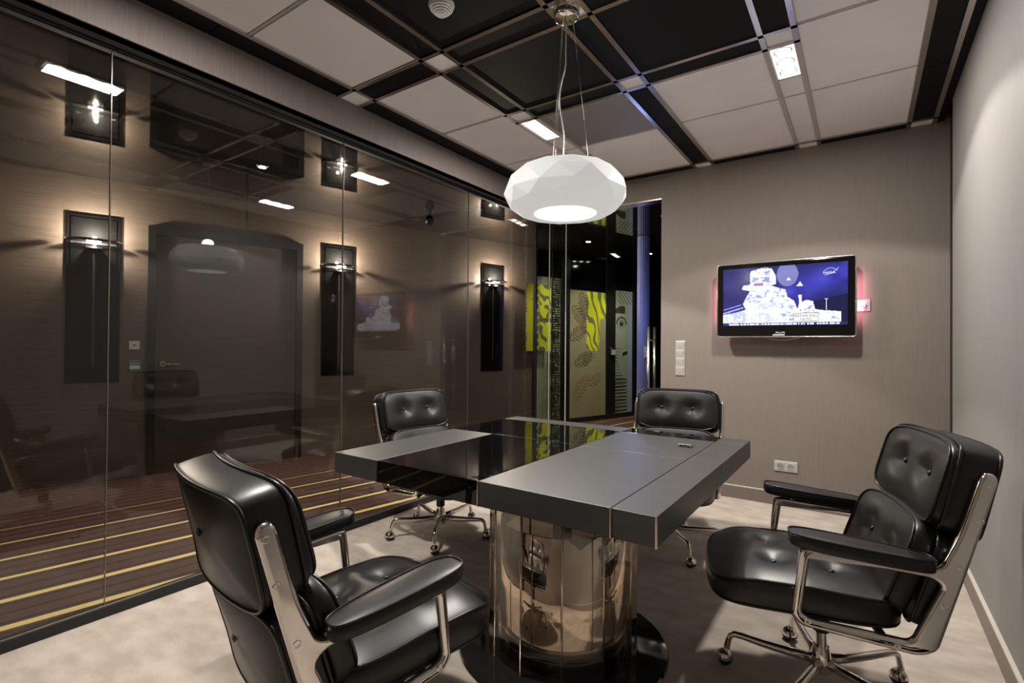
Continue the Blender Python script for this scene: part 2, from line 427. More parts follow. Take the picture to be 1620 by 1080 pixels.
for s in (1, -1):
    for a, b in ((2.764, 2.790), (2.905, 2.931)):
        ya, yb = mir(a, b, s); strip(XB[1], XE[0], ya, yb)
    ya, yb = mir(2.766, 2.788, s)
    for X in (XB, XE): box('ceiling_joint', *X, ya+.004, yb-.004, HZ+.001, HZ+.03, M['strip_white'], cei)
    ya, yb = mir(3.545, 3.565, s)
    for X in (XB, XE, XC, XD, NB, ND): box('ceiling_joint', *X, ya, yb, HZ+.001, HZ+.03, M['strip_white'], cei)
strip(-2.725, .411, 4.396, 4.423)

# ceiling light fixtures
def fixture(x, y, label, on=True):
    t = tag(empty('ceiling_light', (x, y, HZ)), label, 'ceiling light', 'recessed ceiling lights')
    bm = bmesh.new()
    for a in ((-.062, -.056, -.188, .188), (.056, .062, -.188, .188), (-.056, .056, -.188, -.182), (-.056, .056, .182, .188)): add_box(bm, *a, -.004, .03)
    bm_obj('frame', bm, M['white'], t)
    box('lit_plate', -.056, .056, -.182, .182, .000, .006, M['lamp_face'] if on else M['white'], t)
    for k in (-1, 0, 1):
        lathe('lamp_ring', [(.038, -.002), (.043, -.002), (.043, .001), (.038, .001)], M['hole'], t, 24, (0, k*.118, 0), closed=True)
        lathe('lamp_lens', [(0, -.002), (.037, -.002), (.037, .001), (0, .001)], M['lamp_hot'] if on else M['silver'], t, 20, (0, k*.118, 0))
    return t
fixture(*LAMPS[0], 'bright rectangular ceiling light above the left of the white pendant lamp')
fixture(*LAMPS[1], 'bright rectangular ceiling light between plain white panels toward the right wall')
fixture(*LAMPS[2], 'rectangular ceiling light above the front left chair, out of frame')
fixture(*LAMPS[3], 'unlit rectangular ceiling light near the camera by the right wall, out of frame', False)

# smoke detector with louvred dome
t = tag(empty('smoke_detector', (-1.585, 1.700, HZ)), 'white domed smoke detector with dark louvres on a black ceiling panel', 'smoke detector')
lathe('housing', [(.0, 0), (.058, 0), (.060, -.012), (.055, -.022), (.05, -.024)], M['white'], t, 32)
for i, (r, z) in enumerate(((.050, -.028), (.043, -.036), (.035, -.044), (.026, -.051), (.017, -.057))):
    lathe('louvre', [(r, z), (r+.003, z-.001), (r-.003, z-.006), (r-.006, z-.005)], M['white'], t, 28, closed=True)
lathe('core', [(.0, -.022), (.045, -.023), (.012, -.054), (0, -.055)], M['hole'], t, 24)
lathe('nose', [(.013, -.055), (.012, -.062), (.0, -.064)], M['white'], t, 20)
# small status light of a corridor sensor is left to the corridor builder

# ------------------------------------------------------------------ pendant lamp
t = tag(empty('pendant_lamp', (-1.13, 2.05, HZ)), 'white faceted pendant lamp hanging over the table from a chrome canopy', 'pendant lamp')
lathe('canopy', [(0, 0), (.058, 0), (.060, -.004), (.060, -.040), (.056, -.048), (.044, -.052), (0, -.052)], M['chrome'], t, 40)
lathe('canopy_ring', [(.0601, -.010), (.0618, -.010), (.0618, -.013), (.0601, -.013)], M['steel'], t, 40, closed=True)
n = 12
rings = [(.130, -.778, .5), (.212, -.756, 0), (.262, -.802, .5), (.284, -.868, 0), (.258, -.918, .5), (.212, -.950, 0), (.152, -.954, .5)]
vv, ff = [], []
for r, z, o in rings:
    for j in range(n): a = 2*PI*(j+o)/n+.12; vv.append((r*math.cos(a), r*math.sin(a), z))
for i in range(len(rings)-1):
    o0 = rings[i][2]
    for j in range(n):
        a, b = i*n+j, i*n+(j+1) % n
        if o0 == .5: c, d = (i+1)*n+(j+1) % n, (i+1)*n+j
        else: c, d = (i+1)*n+j, (i+1)*n+(j-1) % n
        # antiprism triangles
        if o0 == .5: ff.append((a, c, b)); ff.append((a, d, c))
        else: ff.append((a, c, b)); ff.append((a, d, c))
        if o0 == .5: pass
sh = mesh_obj('shade', vv, ff, M['opal'], t)
bm = bmesh.new(); bm.from_mesh(sh.data); bmesh.ops.recalc_face_normals(bm, faces=bm.faces)
bm.to_mesh(sh.data); bm.free()
so = sh.modifiers.new('thickness', 'SOLIDIFY'); so.thickness = .006; so.offset = -1
bv = sh.modifiers.new('soft', 'BEVEL'); bv.width = .0025; bv.segments = 2; bv.limit_method = 'ANGLE'; bv.angle_limit = R(5)
lathe('shade_rim', [(.144, -.953), (.152, -.9555), (.154, -.952), (.146, -.949)], M['opal'], sh, 60, closed=True)
lathe('lamp_bulb', [(0, -.80), (.018, -.805), (.03, -.83), (.03, -.85), (.015, -.872), (0, -.875)], M['opal'], t, 20)
for a in (.6, 2.7, 4.8):
    tube('suspension_wire', [(.03*math.cos(a), .03*math.sin(a), -.05), (.115*math.cos(a), .115*math.sin(a), -.776)], .0009, M['wire'], t, 6)
cp = [(0, 0, -.05), (0, 0, -.09), (-.003, 0, -.20), (.0, .0, -.27), (-.022, -.014, -.36), (-.026, -.016, -.45), (-.012, -.006, -.54), (-.006, 0, -.62), (-.012, -.004, -.70), (0, 0, -.765)]
tube('cord', chaikin(cp, 3, False), .0032, M['cord'], t, 8)
lathe('cord_grip', [(.008, -.05), (.008, -.075), (.004, -.085), (.0, -.085)], M['steel'], t, 14)

light('pendant_fill', 'POINT', (-1.13, 2.05, HZ-.72), 2.0, (1, .95, .9), .04)  # fill lamp added above the shade to brighten the ceiling and shade

# ------------------------------------------------------------------ conference table
TZ = .74; TB = .645
tbl = tag(empty('conference_table', (-1.28, 2.26, 0)), 'square black table of matt and glossy blocks on a mirrored round pedestal', 'table')
ox, oy = -1.28, 2.26
X0, X1, X2, X3, X4 = -2.055, -1.755, -1.190, -.655, -.506
Y0, Y1, Y2, Y3 = 1.495, 2.345, 2.875, 3.030
g = .0016
def block(x0, x1, y0, y1, m, name='top_block'):
    return box(name, x0-ox+g, x1-ox-g, y0-oy+g, y1-oy-g, TB, TZ, m, tbl, .0022, 2)
block(X0, X1, Y0, Y1, M['slate']); block(X1, X2, Y0, Y1, M['gloss']); block(X2, X3, Y0, Y1, M['slate']); block(X3, X4, Y0, Y1, M['slate'])
block(X0, X1, Y1, Y2, M['gloss']); block(X1, X2, Y1, Y2, M['gloss']); block(X2, X3, Y1, Y2, M['slate']); block(X3, X4, Y1, Y2, M['slate'])
block(X0, X2, Y2, Y3, M['slate']); block(X2, X3, Y2, Y3, M['gloss']); block(X3, X4, Y2, Y3, M['slate'])
box('top_core', X0-ox+.01, X4-ox-.01, Y0-oy+.01, Y3-oy-.01, TB+.002, TZ-.006, M['hole'], tbl)
for x in (X2, X3): box('edge_strip', x-ox-.0022, x-ox+.0022, Y0-oy-.001, Y0-oy+.006, TB-.001, TZ-.0005, M['edge'], tbl)
box('edge_strip', X4-ox-.005, X4-ox+.001, Y0-oy-.001, Y0-oy+.005, TB-.001, TZ-.001, M['edge'], tbl)
box('edge_strip', X2-ox-.0, X2-ox+.002, Y1-oy, Y2-oy, TZ-.002, TZ+.0008, M['steel'], tbl)
box('edge_strip', X1-ox, X3-ox, Y1-oy-.0015, Y1-oy+.0015, TZ-.002, TZ+.0006, M['steel'], tbl)
box('edge_strip', X0-ox, X2-ox, Y2-oy-.0015, Y2-oy+.0015, TZ-.002, TZ+.0006, M['steel'], tbl)
bx, by = -1.05-ox, 1.90-oy
def dodeca(r, ph): return [(bx+r*math.cos(ph+2*PI*k/12), by+r*math.sin(ph+2*PI*k/12)) for k in range(12)]
PH = math.atan2(-by-oy, -bx-ox)   # one edge faces the room corner by the right wall
pv = dodeca(.312, PH); pi_ = dodeca(.302, PH)
lathe('floor_plate', [(0, 0), (.432, 0), (.435, .004), (.430, .012), (0, .014)], mat('black_mirror_plate', (.16, .15, .14), .05, .9), tbl, 64, (bx, by, 0))
lathe('plinth_drum', [(0, .013), (.262, .013), (.264, .018), (.264, .058), (.262, .062), (0, .062)], M['gloss'], tbl, 64, (bx, by, 0))
for z in (.060, .099): lathe('plinth_ring', [(.262, z), (.267, z), (.267, z+.005), (.262, z+.005)], M['edge'], tbl, 64, (bx, by, 0), closed=True)
lathe('plinth_band', [(.0, .062), (.262, .062), (.262, .10), (0, .10)], M['gloss'], tbl, 64, (bx, by, 0))
lathe('mirror_drum', [(.254, .10), (.262, .10), (.262, .525), (.2585, .528), (.254, .525)], M['mirror'], tbl, 96, (bx, by, 0), closed=True, ang=50)
lathe('drum_floor', [(0, .49), (.254, .49), (.254, .494), (0, .494)], M['mirror'], tbl, 48, (bx, by, 0))
lathe('support_post', [(.040, .49), (.040, TB)], M['plastic'], tbl, 24, (bx, by, 0))
lathe('mounting_plate', [(0, TB-.012), (.20, TB-.012), (.20, TB), (0, TB)], M['plastic'], tbl, 40, (bx, by, 0))
for k in range(12):
    a, b = pv[k], pv[(k+1) % 12]; c, d = pi_[(k+1) % 12], pi_[k]
    q = .02
    a2 = (a[0]+(b[0]-a[0])*q, a[1]+(b[1]-a[1])*q); b2 = (b[0]+(a[0]-b[0])*q, b[1]+(a[1]-b[1])*q)
    d2 = (d[0]+(c[0]-d[0])*q, d[1]+(c[1]-d[1])*q); c2 = (c[0]+(d[0]-c[0])*q, c[1]+(d[1]-c[1])*q)
    vs = [(*p, z) for z in (.013, TB) for p in (a2, b2, c2, d2)]
    mesh_obj('glass_panel', vs, [(0,3,2,1), (4,5,6,7), (0,1,5,4), (1,2,6,5), (2,3,7,6), (3,0,4,7)], M['clear'], tbl)
    tube('panel_edge', [(pv[k][0]*.5+pi_[k][0]*.5, pv[k][1]*.5+pi_[k][1]*.5, .013), (pv[k][0]*.5+pi_[k][0]*.5, pv[k][1]*.5+pi_[k][1]*.5, TB)], .0042, M['edge'], tbl, 6)
# small connector box lying on the table
t = tag(empty('cable_box', (-.745, 2.640, TZ)), 'tiny grey metal connector box on the matt tabletop near the back wall', 'connector box')
box('box_body', -.034, .034, -.020, .020, .0008, .014, M['steel'], t, .002)
for i in range(3): box('connector_port', -.026+i*.019, -.014+i*.019, -.0206, -.0190, .004, .011, M['hole'], t)

# ------------------------------------------------------------------ office chairs
def pad(name, hw, hl, th, bulge, tufts, warp, parent, m=None, npow=5, nu=34, nv=34, tw=.055, td=.022, side=.009, pipe=.0042, both=False):
    """cushion: u across, v along, rounded outline, crowned face sunk at the buttons"""
    m = m or M['leather']; verts, faces = [], []
    def bnd(u, v):
        k = max(abs(u), abs(v))
        if k < 1e-6: return 0, 0, 0
        s = k/((abs(u)**npow+abs(v)**npow)**(1/npow)); return u*s, v*s, k
    def top(x, y, k):
        z = bulge*(1-k**3.2)
        for (tx, ty) in tufts:
            dx, dy = x*hw-tx, y*hl-ty; d2 = dx*dx+dy*dy; d = math.sqrt(d2)
            z -= td*math.exp(-d2/(2*tw*tw*.45))
            an = math.atan2(dy, dx)
            z -= td*.16*max(0, math.cos(3*an+tx*40))**4*math.exp(-d/.05)*min(1, d/.012)
        return z
    for j in range(nv+1):
        for i in range(nu+1):
            u, v = 2*i/nu-1, 2*j/nv-1
            x, y, k = bnd(u, v); verts.append(warp(x*hw, y*hl, th+top(x, y, k)))
    for j in range(nv):
        for i in range(nu):
            a = j*(nu+1)+i; faces.append((a, a+1, a+nu+2, a+nu+1))
    rim = [j*(nu+1)+i for (i, j) in [(i, 0) for i in range(nu)]+[(nu, j) for j in range(nv)]+[(nu-i, nv) for i in range(nu)]+[(0, nv-j) for j in range(nv)]]
    per = []
    for (i, j) in [(i, 0) for i in range(nu)]+[(nu, j) for j in range(nv)]+[(nu-i, nv) for i in range(nu)]+[(0, nv-j) for j in range(nv)]:
        x, y, k = bnd(2*i/nu-1, 2*j/nv-1); per.append((x*hw, y*hl))
    prev = rim
    for fr, gx in ((.98, .35), (.85, 1), (.5, 1.25), (.15, 1), (.02, .4), (0, 0)):
        cur = []
        for (x, y) in per:
            l = math.hypot(x/hw, y/hl); cur.append(len(verts)); verts.append(warp(x+side*gx*x/hw/l, y+side*gx*y/hl/l, th*fr))
        for q in range(len(prev)):
            q2 = (q+1) % len(prev); faces.append((prev[q], cur[q], cur[q2], prev[q2]))
        prev = cur
    c = len(verts); verts.append(warp(0, 0, 0))
    for q in range(len(prev)): faces.append((prev[q], c, prev[(q+1) % len(prev)]))
    o = mesh_obj(name, verts, faces, m, parent, True)
    bm = bmesh.new(); bm.from_mesh(o.data); bmesh.ops.recalc_face_normals(bm, faces=bm.faces); bm.to_mesh(o.data); bm.free()
    if pipe:
        for zz in ((th, 0) if both else (th,)):
            tube('piping', [warp(x*1.012, y*1.012, zz*.985+.002) for (x, y) in per], pipe, M['piping'], o, 6, True)
    for (tx, ty) in tufts:
        k = max(abs(tx/hw), abs(ty/hl)); zt = th+top(tx/hw, ty/hl, k)
        c0 = Vector(warp(tx, ty, zt)); nn = (Vector(warp(tx, ty, zt+.01))-c0).normalized()
        vv, f2 = lathe_geo([(.010, 0), (.0095, .004), (.006, .0065), (.0015, .0075)], 12)
        q = nn.to_track_quat('Z', 'Y'); vv = [q @ Vector(v)+c0 for v in vv]
        mesh_obj('button', vv, f2, M['piping'], o, True)
    return o
def lerp(a, b, t): return a+(b-a)*t
def make_chair():
    # local axes: +x forward, +y to the sitter's left, origin under the column
    r = empty('office_chair', (0, 0, 0)); K = .15
    seatc = .090   # seat centre along x
    def wseat(a, b, z):      # a across, b along (front +)
        x = seatc+b+.020*(1-(a/.26)**2)*(1 if b > 0 else 0)*max(0, b/.27)
        droop = -.030*max(0, (b-.12)/.15)**2-.012*(b < 0)*abs(b)/.27*1.5
        return (x, a, .385+z*(1 if z > .05 else 1)+droop*(1 if z > .05 else .2)-.0*b)
    pad('seat', .262, .275, .092, .030, [(-.095, -.10), (.095, -.10), (-.095, .075), (.095, .075)], wseat, r, tw=.05, td=.026, both=True)
    # back: along the recline line, z -> forward out of the face
    def wback(b0, b1, depth, thick):
        # b0, b1: (x, z) of lower and upper ends of the back plane; cushion front grows forward
        p0, p1 = Vector(b0), Vector(b1); ax = (p1-p0).normalized(); nrm = Vector((ax.y, -ax.x)); mid = (p0+p1)/2
        if nrm.x < 0: nrm = -nrm
        def f(a, b, z):
            q = mid+ax*b+nrm*z; return (q.x+depth*(a/.25)**2, a, q.y)
        return f
    H = lambda b0, b1: (Vector(b1)-Vector(b0)).length/2
    u0, u1 = (-.462+K, .692), (-.530+K, .942)
    pad('back_cushion', .252, H(u0, u1), .060, .022, [(-.10, .01), (.10, .01)], wback(u0, u1, .028, .06), r, tw=.055, td=.024)
    l0, l1 = (-.345+K, .415), (-.440+K, .690)
    pad('back_cushion', .250, H(l0, l1), .060, .022, [(-.10, .01), (.10, .01)], wback(l0, l1, .028, .06), r, tw=.05, td=.022)
    s0, s1 = (-.532+K, .672), (-.592+K, .940)
    pad('back_shell', .262, H(s0, s1), .098, 0, [], wback(s0, s1, .030, .05), r, both=True, npow=7, pipe=.0055, side=.004)
    s0, s1 = (-.440+K, .375), (-.522+K, .664)
    pad('back_shell', .258, H(s0, s1), .082, 0, [], wback(s0, s1, .030, .04), r, both=True, npow=7, pipe=.0055, side=.004)
    # rear fixing buttons
    for (bx_, bz_) in ((-.562+K, .81), (-.480+K, .52)):
        for yy in (0,):
            lathe('rear_button', [(0, 0), (.011, 0), (.011, -.003), (.006, -.004), (0, -.001)], M['plastic'], r, 12, (bx_+.030*(yy/.25)**2-.001, yy, bz_), 'x')
    # side frames with arm loop
    out = [(-.030, .612, .03), (-.006, .395, .05), (-.034, .362, .03), (-.345, .330, .05), (-.392, .352, .03), (-.468, .62, .08), (-.534, .868, .02), (-.526, .890, .02), (-.500, .892, .02), (-.488, .872, .02), (-.440, .70, .06), (-.398, .606, .03), (-.365, .594, .03), (-.06, .618, .03)]
    hol = [(-.060, .590, .02), (-.036, .405, .02), (-.060, .390, .02), (-.325, .372, .02), (-.402, .548, .018), (-.375, .568, .014)]
    oo = [(a+K, b) for a, b in rounded(out, .03)]; hh = [(a+K, b) for a, b in rounded(hol, .02)]
    for sgn in (1, -1):
        f = outline2d([oo, hh], .028, .0130, M['alu'], 'side_frame', r, lambda a, b, d, s=sgn: (a, s*.282+d, b), 5)
        for (a, b) in ((-.515, .858), (-.490, .752), (-.446, .612), (-.406, .492), (-.052, .382), (-.290, .352)):
            v, fc = lathe_geo([(0, 0), (.0040, 0), (.0040, .0012), (.0062, .0022), (.0090, .0022), (.0098, 0), (.0098, -.003)], 16, (0, 0, 0))
            v = [(a+K+p[0], sgn*(.2942+p[2]), b+p[1]) for p in v]
            mesh_obj('screw', v, fc, M['chrome'], f, True)
        # arm pad
        def warm(a, b, z, s=sgn):
            t_ = (b+.185)/.37; wf = .84+.24*math.sin(min(1, max(0, t_))*PI*.62)
            return (K-.187+b, s*.300+a*wf, .618+z-.030+.066*t_*.55+.006)
        ap = pad('arm_pad', .050, .188, .036, .007, [], warm, r, npow=3.5, nu=16, nv=40, side=.004, pipe=.003)
        for xx in (-.10, -.27):
            v, fc = lathe_geo([(.014, .0), (.006, .016)], 12)
            v = [(xx+K+p[0], sgn*.284+p[1], .596+(xx+.27)*.09+p[2]) for p in v]; mesh_obj('arm_bracket', v, fc, M['alu'], r, True)
    # under-seat mechanism
    box('seat_tray', -.16, .27, -.225, .225, .372, .387, M['plastic'], r, .006)
    box('tilt_mechanism', -.10, .11, -.06, .06, .335, .374, M['plastic'], r, .012)
    for sgn in (1, -1): box('crossbar', -.02+.09*sgn-.012, -.02+.09*sgn+.012, -.284, .284, .352, .368, M['plastic'], r, .004)
    tube('lever', [(.02, -.05, .34), (.03, -.17, .335), (.035, -.21, .33)], [.004, .004, .009], M['plastic'], r, 8)
    lathe('column_cover', [(.026, .22), (.028, .225), (.028, .318), (.022, .322)], M['plastic'], r, 24)
    lathe('column', [(.019, .10), (.019, .24)], M['chrome'], r, 20)
    lathe('hub', [(.0, .072), (.030, .072), (.036, .085), (.036, .125), (.030, .150), (.026, .165), (.0, .165)], M['alu'], r, 28)
    for k in range(5):
        a = 2*PI*k/5; dx, dy = math.cos(a), math.sin(a)
        prof = [(.03, .112, .018), (.10, .112, .0165), (.19, .116, .0145), (.262, .122, .0125), (.292, .122, .0115), (.306, .112, .0105), (.312, .096, .0105), (.318, .070, .0115), (.320, .060, .0125)]
        pts = [(p[0]*dx, p[0]*dy, p[1]) for p in prof]
        lg = tube('leg', pts, [p[2] for p in prof], M['alu'], r, 12)
        cx, cy = .330*dx, .330*dy; sw = a+1.1*(k % 2)+.5; wx, wy = math.cos(sw), math.sin(sw)
        cx2, cy2 = .320*dx+.010*wx, .320*dy+.010*wy
        # twin-wheel caster: two wheels, round chrome hood
        v, fc = [], []
        for s2 in (-1, 1):
            vv2, ff2 = lathe_geo([(0, -.009), (.021, -.009), (.0245, -.006), (.0245, .006), (.021, .009), (0, .009)], 20)
            b0 = len(v)
            for p in vv2:
                v.append((cx2+p[0]*wx-(p[2]+s2*.012)*wy, cy2+p[0]*wy+(p[2]+s2*.012)*wx, .0250+p[1]))
            fc += [tuple(q+b0 for q in f_) for f_ in ff2]
        mesh_obj('caster_wheel', v, fc, M['rubber'], lg, False)
        v, fc = [], []
        ns, nt = 14, 10
        for i in range(nt+1):
            th_ = -.15+(PI*.5+.15)*i/nt
            for j in range(ns):
                q = 2*PI*j/ns; rr = .0295*math.cos(th_)
                v.append((cx2+rr*math.cos(q), cy2+rr*math.sin(q), .0270+.0295*math.sin(th_)))
        for i in range(nt):
            for j in range(ns): fc.append((i*ns+j, i*ns+(j+1) % ns, (i+1)*ns+(j+1) % ns, (i+1)*ns+j))
        mesh_obj('caster_hood', v, fc, M['chrome'], lg, True)
    return r
chair0 = make_chair()
GRP = 'black leather armchairs around the table'
# x, y, yaw of the seat, height offset of the upper part, yaw of the star base
CH = [(-.125, 2.175, 195, 0, 185, 'black leather swivel armchair in side view beside the pale right wall'),
      (-1.262, .992, 80.5, -.02, 20, 'black leather swivel armchair in the left foreground, seen from behind'),
      (-2.30, 2.50, -9, -.035, -54, 'black leather swivel armchair between the table and the smoked glass wall'),
      (-1.0, 3.22, -80, -.01, 18, 'black leather swivel armchair at the far side of the table under the television')]
BASE = ('column', 'hub', 'leg')
for i, (x, y, yaw, dz, by_, lab) in enumerate(CH):
    o = chair0 if i == 0 else copy_tree(chair0)
    o.location = (x, y, 0); o.rotation_euler = (0, 0, R(yaw)); tag(o, lab, 'chair', GRP)
for i, o in enumerate([c for c in C.objects if c.name.startswith('office_chair') and c.parent is None]):
    idx = 0 if o == chair0 else int(o.name.split('.')[-1])
    dz, yb, yaw = CH[idx][3], CH[idx][4], CH[idx][2]
    for ch in o.children:
        nm = ch.name.split('.')[0]
        if nm in ('hub', 'leg'): ch.rotation_euler = (0, 0, R(yb-yaw))
        elif nm != 'column': ch.location.z += dz

# ------------------------------------------------------------------ television
tv = tag(empty('television', (-.5165, 4.53, 1.335)), 'wall-mounted flat television showing a bright space walk in blue', 'television')
tw, th_ = .471, .581
rr = rounded([(-tw, 0), (tw, 0), (tw, th_), (-tw, th_)], .022, 6)
outline2d([rr], .05, .008, M['tvblack'], 'cabinet', tv, lambda a, b, d: (a, -.115+d, b))
r2 = rounded([(-tw-.006, -.006), (tw+.006, -.006), (tw+.006, th_+.006), (-tw-.006, th_+.006)], .026, 6)
outline2d([r2, rounded([(-tw+.002, .002), (tw-.002, .002), (tw-.002, th_-.002), (-tw+.002, th_-.002)], .02, 6)], .012, .003, M['steel'], 'clear_rim', tv, lambda a, b, d: (a, -.136+d, b))
box('wall_bracket', -.25, .25, -.092, 0, .14, .44, M['plastic'], tv, .004)
tube('speaker_arc', [(-.13+.26*i/16, -.13, -.004-.024*math.sin(PI*i/16)) for i in range(17)], .0022, M['chrome'], tv, 6)
box('status_bar', -.062, .018, -.1425, -.1395, .010, .015, emis('lit_status_bar', (.9, .92, 1), 1.6), tv)
text('brand_lettering', 'PHILIPS', .020, M['white'], tv, (-.012, -.1405, .029), (R(90), 0, 0))
def poly_in(px, py, poly):
    c = False; n_ = len(poly); j = n_-1
    for i in range(n_):
        xi, yi = poly[i]; xj, yj = poly[j]
        if ((yi > py) != (yj > py)) and (px < (xj-xi)*(py-yi)/(yj-yi)+xi): c = not c
        j = i
    return c
def hsh(x, y):
    v = math.sin(x*127.1+y*311.7)*43758.5453; return v-math.floor(v)
def vn(x, y):
    xi, yi = math.floor(x), math.floor(y); fx, fy = x-xi, y-yi; fx = fx*fx*(3-2*fx); fy = fy*fy*(3-2*fy)
    return lerp(lerp(hsh(xi, yi), hsh(xi+1, yi), fx), lerp(hsh(xi, yi+1), hsh(xi+1, yi+1), fx), fy)
body = [(.0, .98), (.0, .80), (.10, .77), (.20, .72), (.175, .62), (.20, .52), (.235, .40), (.165, .365), (.18, .30), (.235, .29), (.24, .06), (.36, .0), (.42, .04), (.45, .16), (.452, .30), (.41, .32), (.46, .36), (.53, .40), (.545, .52), (.60, .60), (.625, .74), (.64, .62), (.63, .50), (.66, .50), (.66, .62), (.70, .58), (.745, .62), (.76, .74), (.80, .76), (.955, .79), (.955, .99), (.6, .99)]
def screen(u, v):
    v = 1-v
    x, y = u, v
    nb = vn(x*5, y*4)*.6+vn(x*11, y*9)*.4
    sw = math.exp(-((y-.55+.75*(x-.45))**2)/.03)*(1 if x > .4 else .4)
    c = [.004+.015*nb+.08*sw*nb*nb, .006+.018*nb+.07*sw*nb*nb, .07+.14*nb+.46*sw*nb]
    if x > .5 and y > .55+.45*(.9-x): c = [.006, .006, .05]
    if x < .22 and y < .7: c = [.015+.02*nb, .012+.015*nb, .10+.14*nb]
    # helmet dome
    d = math.hypot((x-.545)/.085, (y-.15)/.20)
    if d < 1 and y > .0: c = [.12+.12*nb, .13+.12*nb, .45+.1*nb]
    if abs((y-.78)+.55*(x-.0)) < .012 and x < .18: c = [.45, .5, 1]
    if abs((y-.72)+.55*(x-.0)) < .007 and x < .16: c = [.35, .4, .9]
    if poly_in(x, y, body):
        k = vn(x*26, y*20)*.5+vn(x*60, y*44)*.5; e = vn(x*9, y*8)
        c = [1.0, 1.0, 1.05]
        if k < .40: c = [.66, .70, 1.0]
        if k < .30 and (x > .5 or y < .6 or x < .2): c = [.32, .37, .80]
        if .26 < x < .40 and .17 < y < .25 and k < .6: c = [.30, .32, .75]
        if .27 < x < .35 and .27 < y < .32: c = [.32, .16, .42]
        if .26 < x < .40 and y < .10 and k < .55: c = [.25, .28, .66]
        if x < .2 and k < .5: c = [.55, .62, .98]
    for tri in ([(.615, .36), (.645, .28), (.67, .36)], [(.535, .25), (.555, .20), (.575, .25)]):
        if poly_in(x, y, tri): c = [.95, .97, 1]
    if .842 < x < .850 and .58 < y < .76 or (.83 < x < .86 and .575 < y < .59): c = [.7, .75, 1]
    if .595 < x < .785 and .80 < y < .935: c = [1, 1, .96]
    if (.595 < x < .785 and (.797 < y < .803 or .932 < y < .938)) or (.80 < y < .935 and (.594 < x < .597 or .783 < x < .786)): c = [.35, .35, .35]
    if y > .955:
        c = [.02, .02, .12]
        if .965 < y < .99:
            if .055 < x < .14: c = [.95, .75, .8]
            elif (.15 < x < .755 or .775 < x < .945) and hsh(int(x*210), 3) > .22: c = [.85, .85, 1]
    return c
SX0, SX1, SZ0, SZ1 = -.427, .423, .085, .545
sc = paint_grid('screen', 190, 104, lambda u, v: (SX0+(SX1-SX0)*u, -.1408, SZ0+(SZ1-SZ0)*v), screen, painted('lit_screen', .86), tv)
inkd = emis('screen_ink', (.10, .10, .12), .8); inkw = emis('screen_white', (.92, .95, 1), .9)
def sp(u, v): return (SX0+(SX1-SX0)*u, -.1418, SZ1-(SZ1-SZ0)*v)
for q in (((.595, .80), (.785, .80)), ((.595, .935), (.785, .935)), ((.595, .80), (.595, .935)), ((.785, .80), (.785, .935))): tube('caption_line', [sp(*q[0]), sp(*q[1])], .0013, inkd, sc, 4)
text('caption_breaking', 'BREAKING', .030, inkd, sc, sp(.69, .848), (R(90), 0, 0), .0002, sx=1.05)
text('caption_news', 'NEWS', .028, inkd, sc, sp(.69, .905), (R(90), 0, 0), .0002)
text('agency_lettering', 'NASA', .026, inkw, sc, sp(.865, .165), (R(90), 0, 0), .0002, sx=1.15)
tube('agency_swoosh', [sp(.825+.1*i/14, .14-.05*math.sin(PI*i/14)) for i in range(15)], .0010, inkw, sc, 5)
tube('agency_swoosh', [sp(.83+.105*i/8, .20-.11*(i/8)**2) for i in range(9)], .0010, inkw, sc, 5)
light('ambient_left', 'AREA', (-1.0, 4.45, 1.62), .75, (1, .38, .52), .06, (R(90), 0, R(-30)), sy=.34)
light('ambient_right', 'AREA', (-.03, 4.45, 1.62), .7, (1, .38, .52), .06, (R(90), 0, R(30)), sy=.34)

# socket half behind the television
t = tag(empty('power_socket', (.005, BY, 1.563)), 'single white wall socket with plug at the right edge of the television', 'power socket')
box('plate', -.045, .036, -.012, 0, -.043, .043, M['silver'], t, .004)
lathe('socket_well', [(0, 0), (.021, 0), (.022, -.0015), (.020, -.002)], M['white'], t, 20, (-.004, -.0105, 0), 'y')
lathe('plug', [(.018, 0), (.018, -.02), (.012, -.034), (0, -.036)], M['white'], t, 20, (-.004, -.012, 0), 'y')
tube('plug_cable', [(-.004, -.045, 0), (-.02, -.055, -.02), (-.05, -.05, -.03), (-.09, -.03, -.03)], .004, M['white'], t, 8)
# double socket low on the wall
t = tag(empty('power_socket', (-.502, BY, .312)), 'silver double wall socket low on the back wall above the baseboard', 'power socket')
box('plate', -.082, .082, -.010, 0, -.041, .041, M['silver'], t, .004)
for x in (-.036, .036):
    b = box('socket_insert', x-.030, x+.030, -.0125, -.008, -.030, .030, M['silver'], t, .002)
    lathe('socket_well', [(0, -.0006), (.0200, -.0008), (.0215, -.0035), (.0235, -.0035), (.0235, .001)], mat('socket_grey', (.33, .32, .31), .4), b, 24, (x, -.0125, 0), 'y')
    for dx in (-.0095, .0095): lathe('pin_hole', [(0, 0), (.0032, 0), (.0032, .001), (0, .001)], M['hole'], b, 10, (x+dx, -.0140, 0), 'y')
    lathe('earth_pin', [(0, 0), (.0024, 0), (.0024, .006), (0, .006)], M['chrome'], b, 8, (x, -.0185, .0095), 'y')
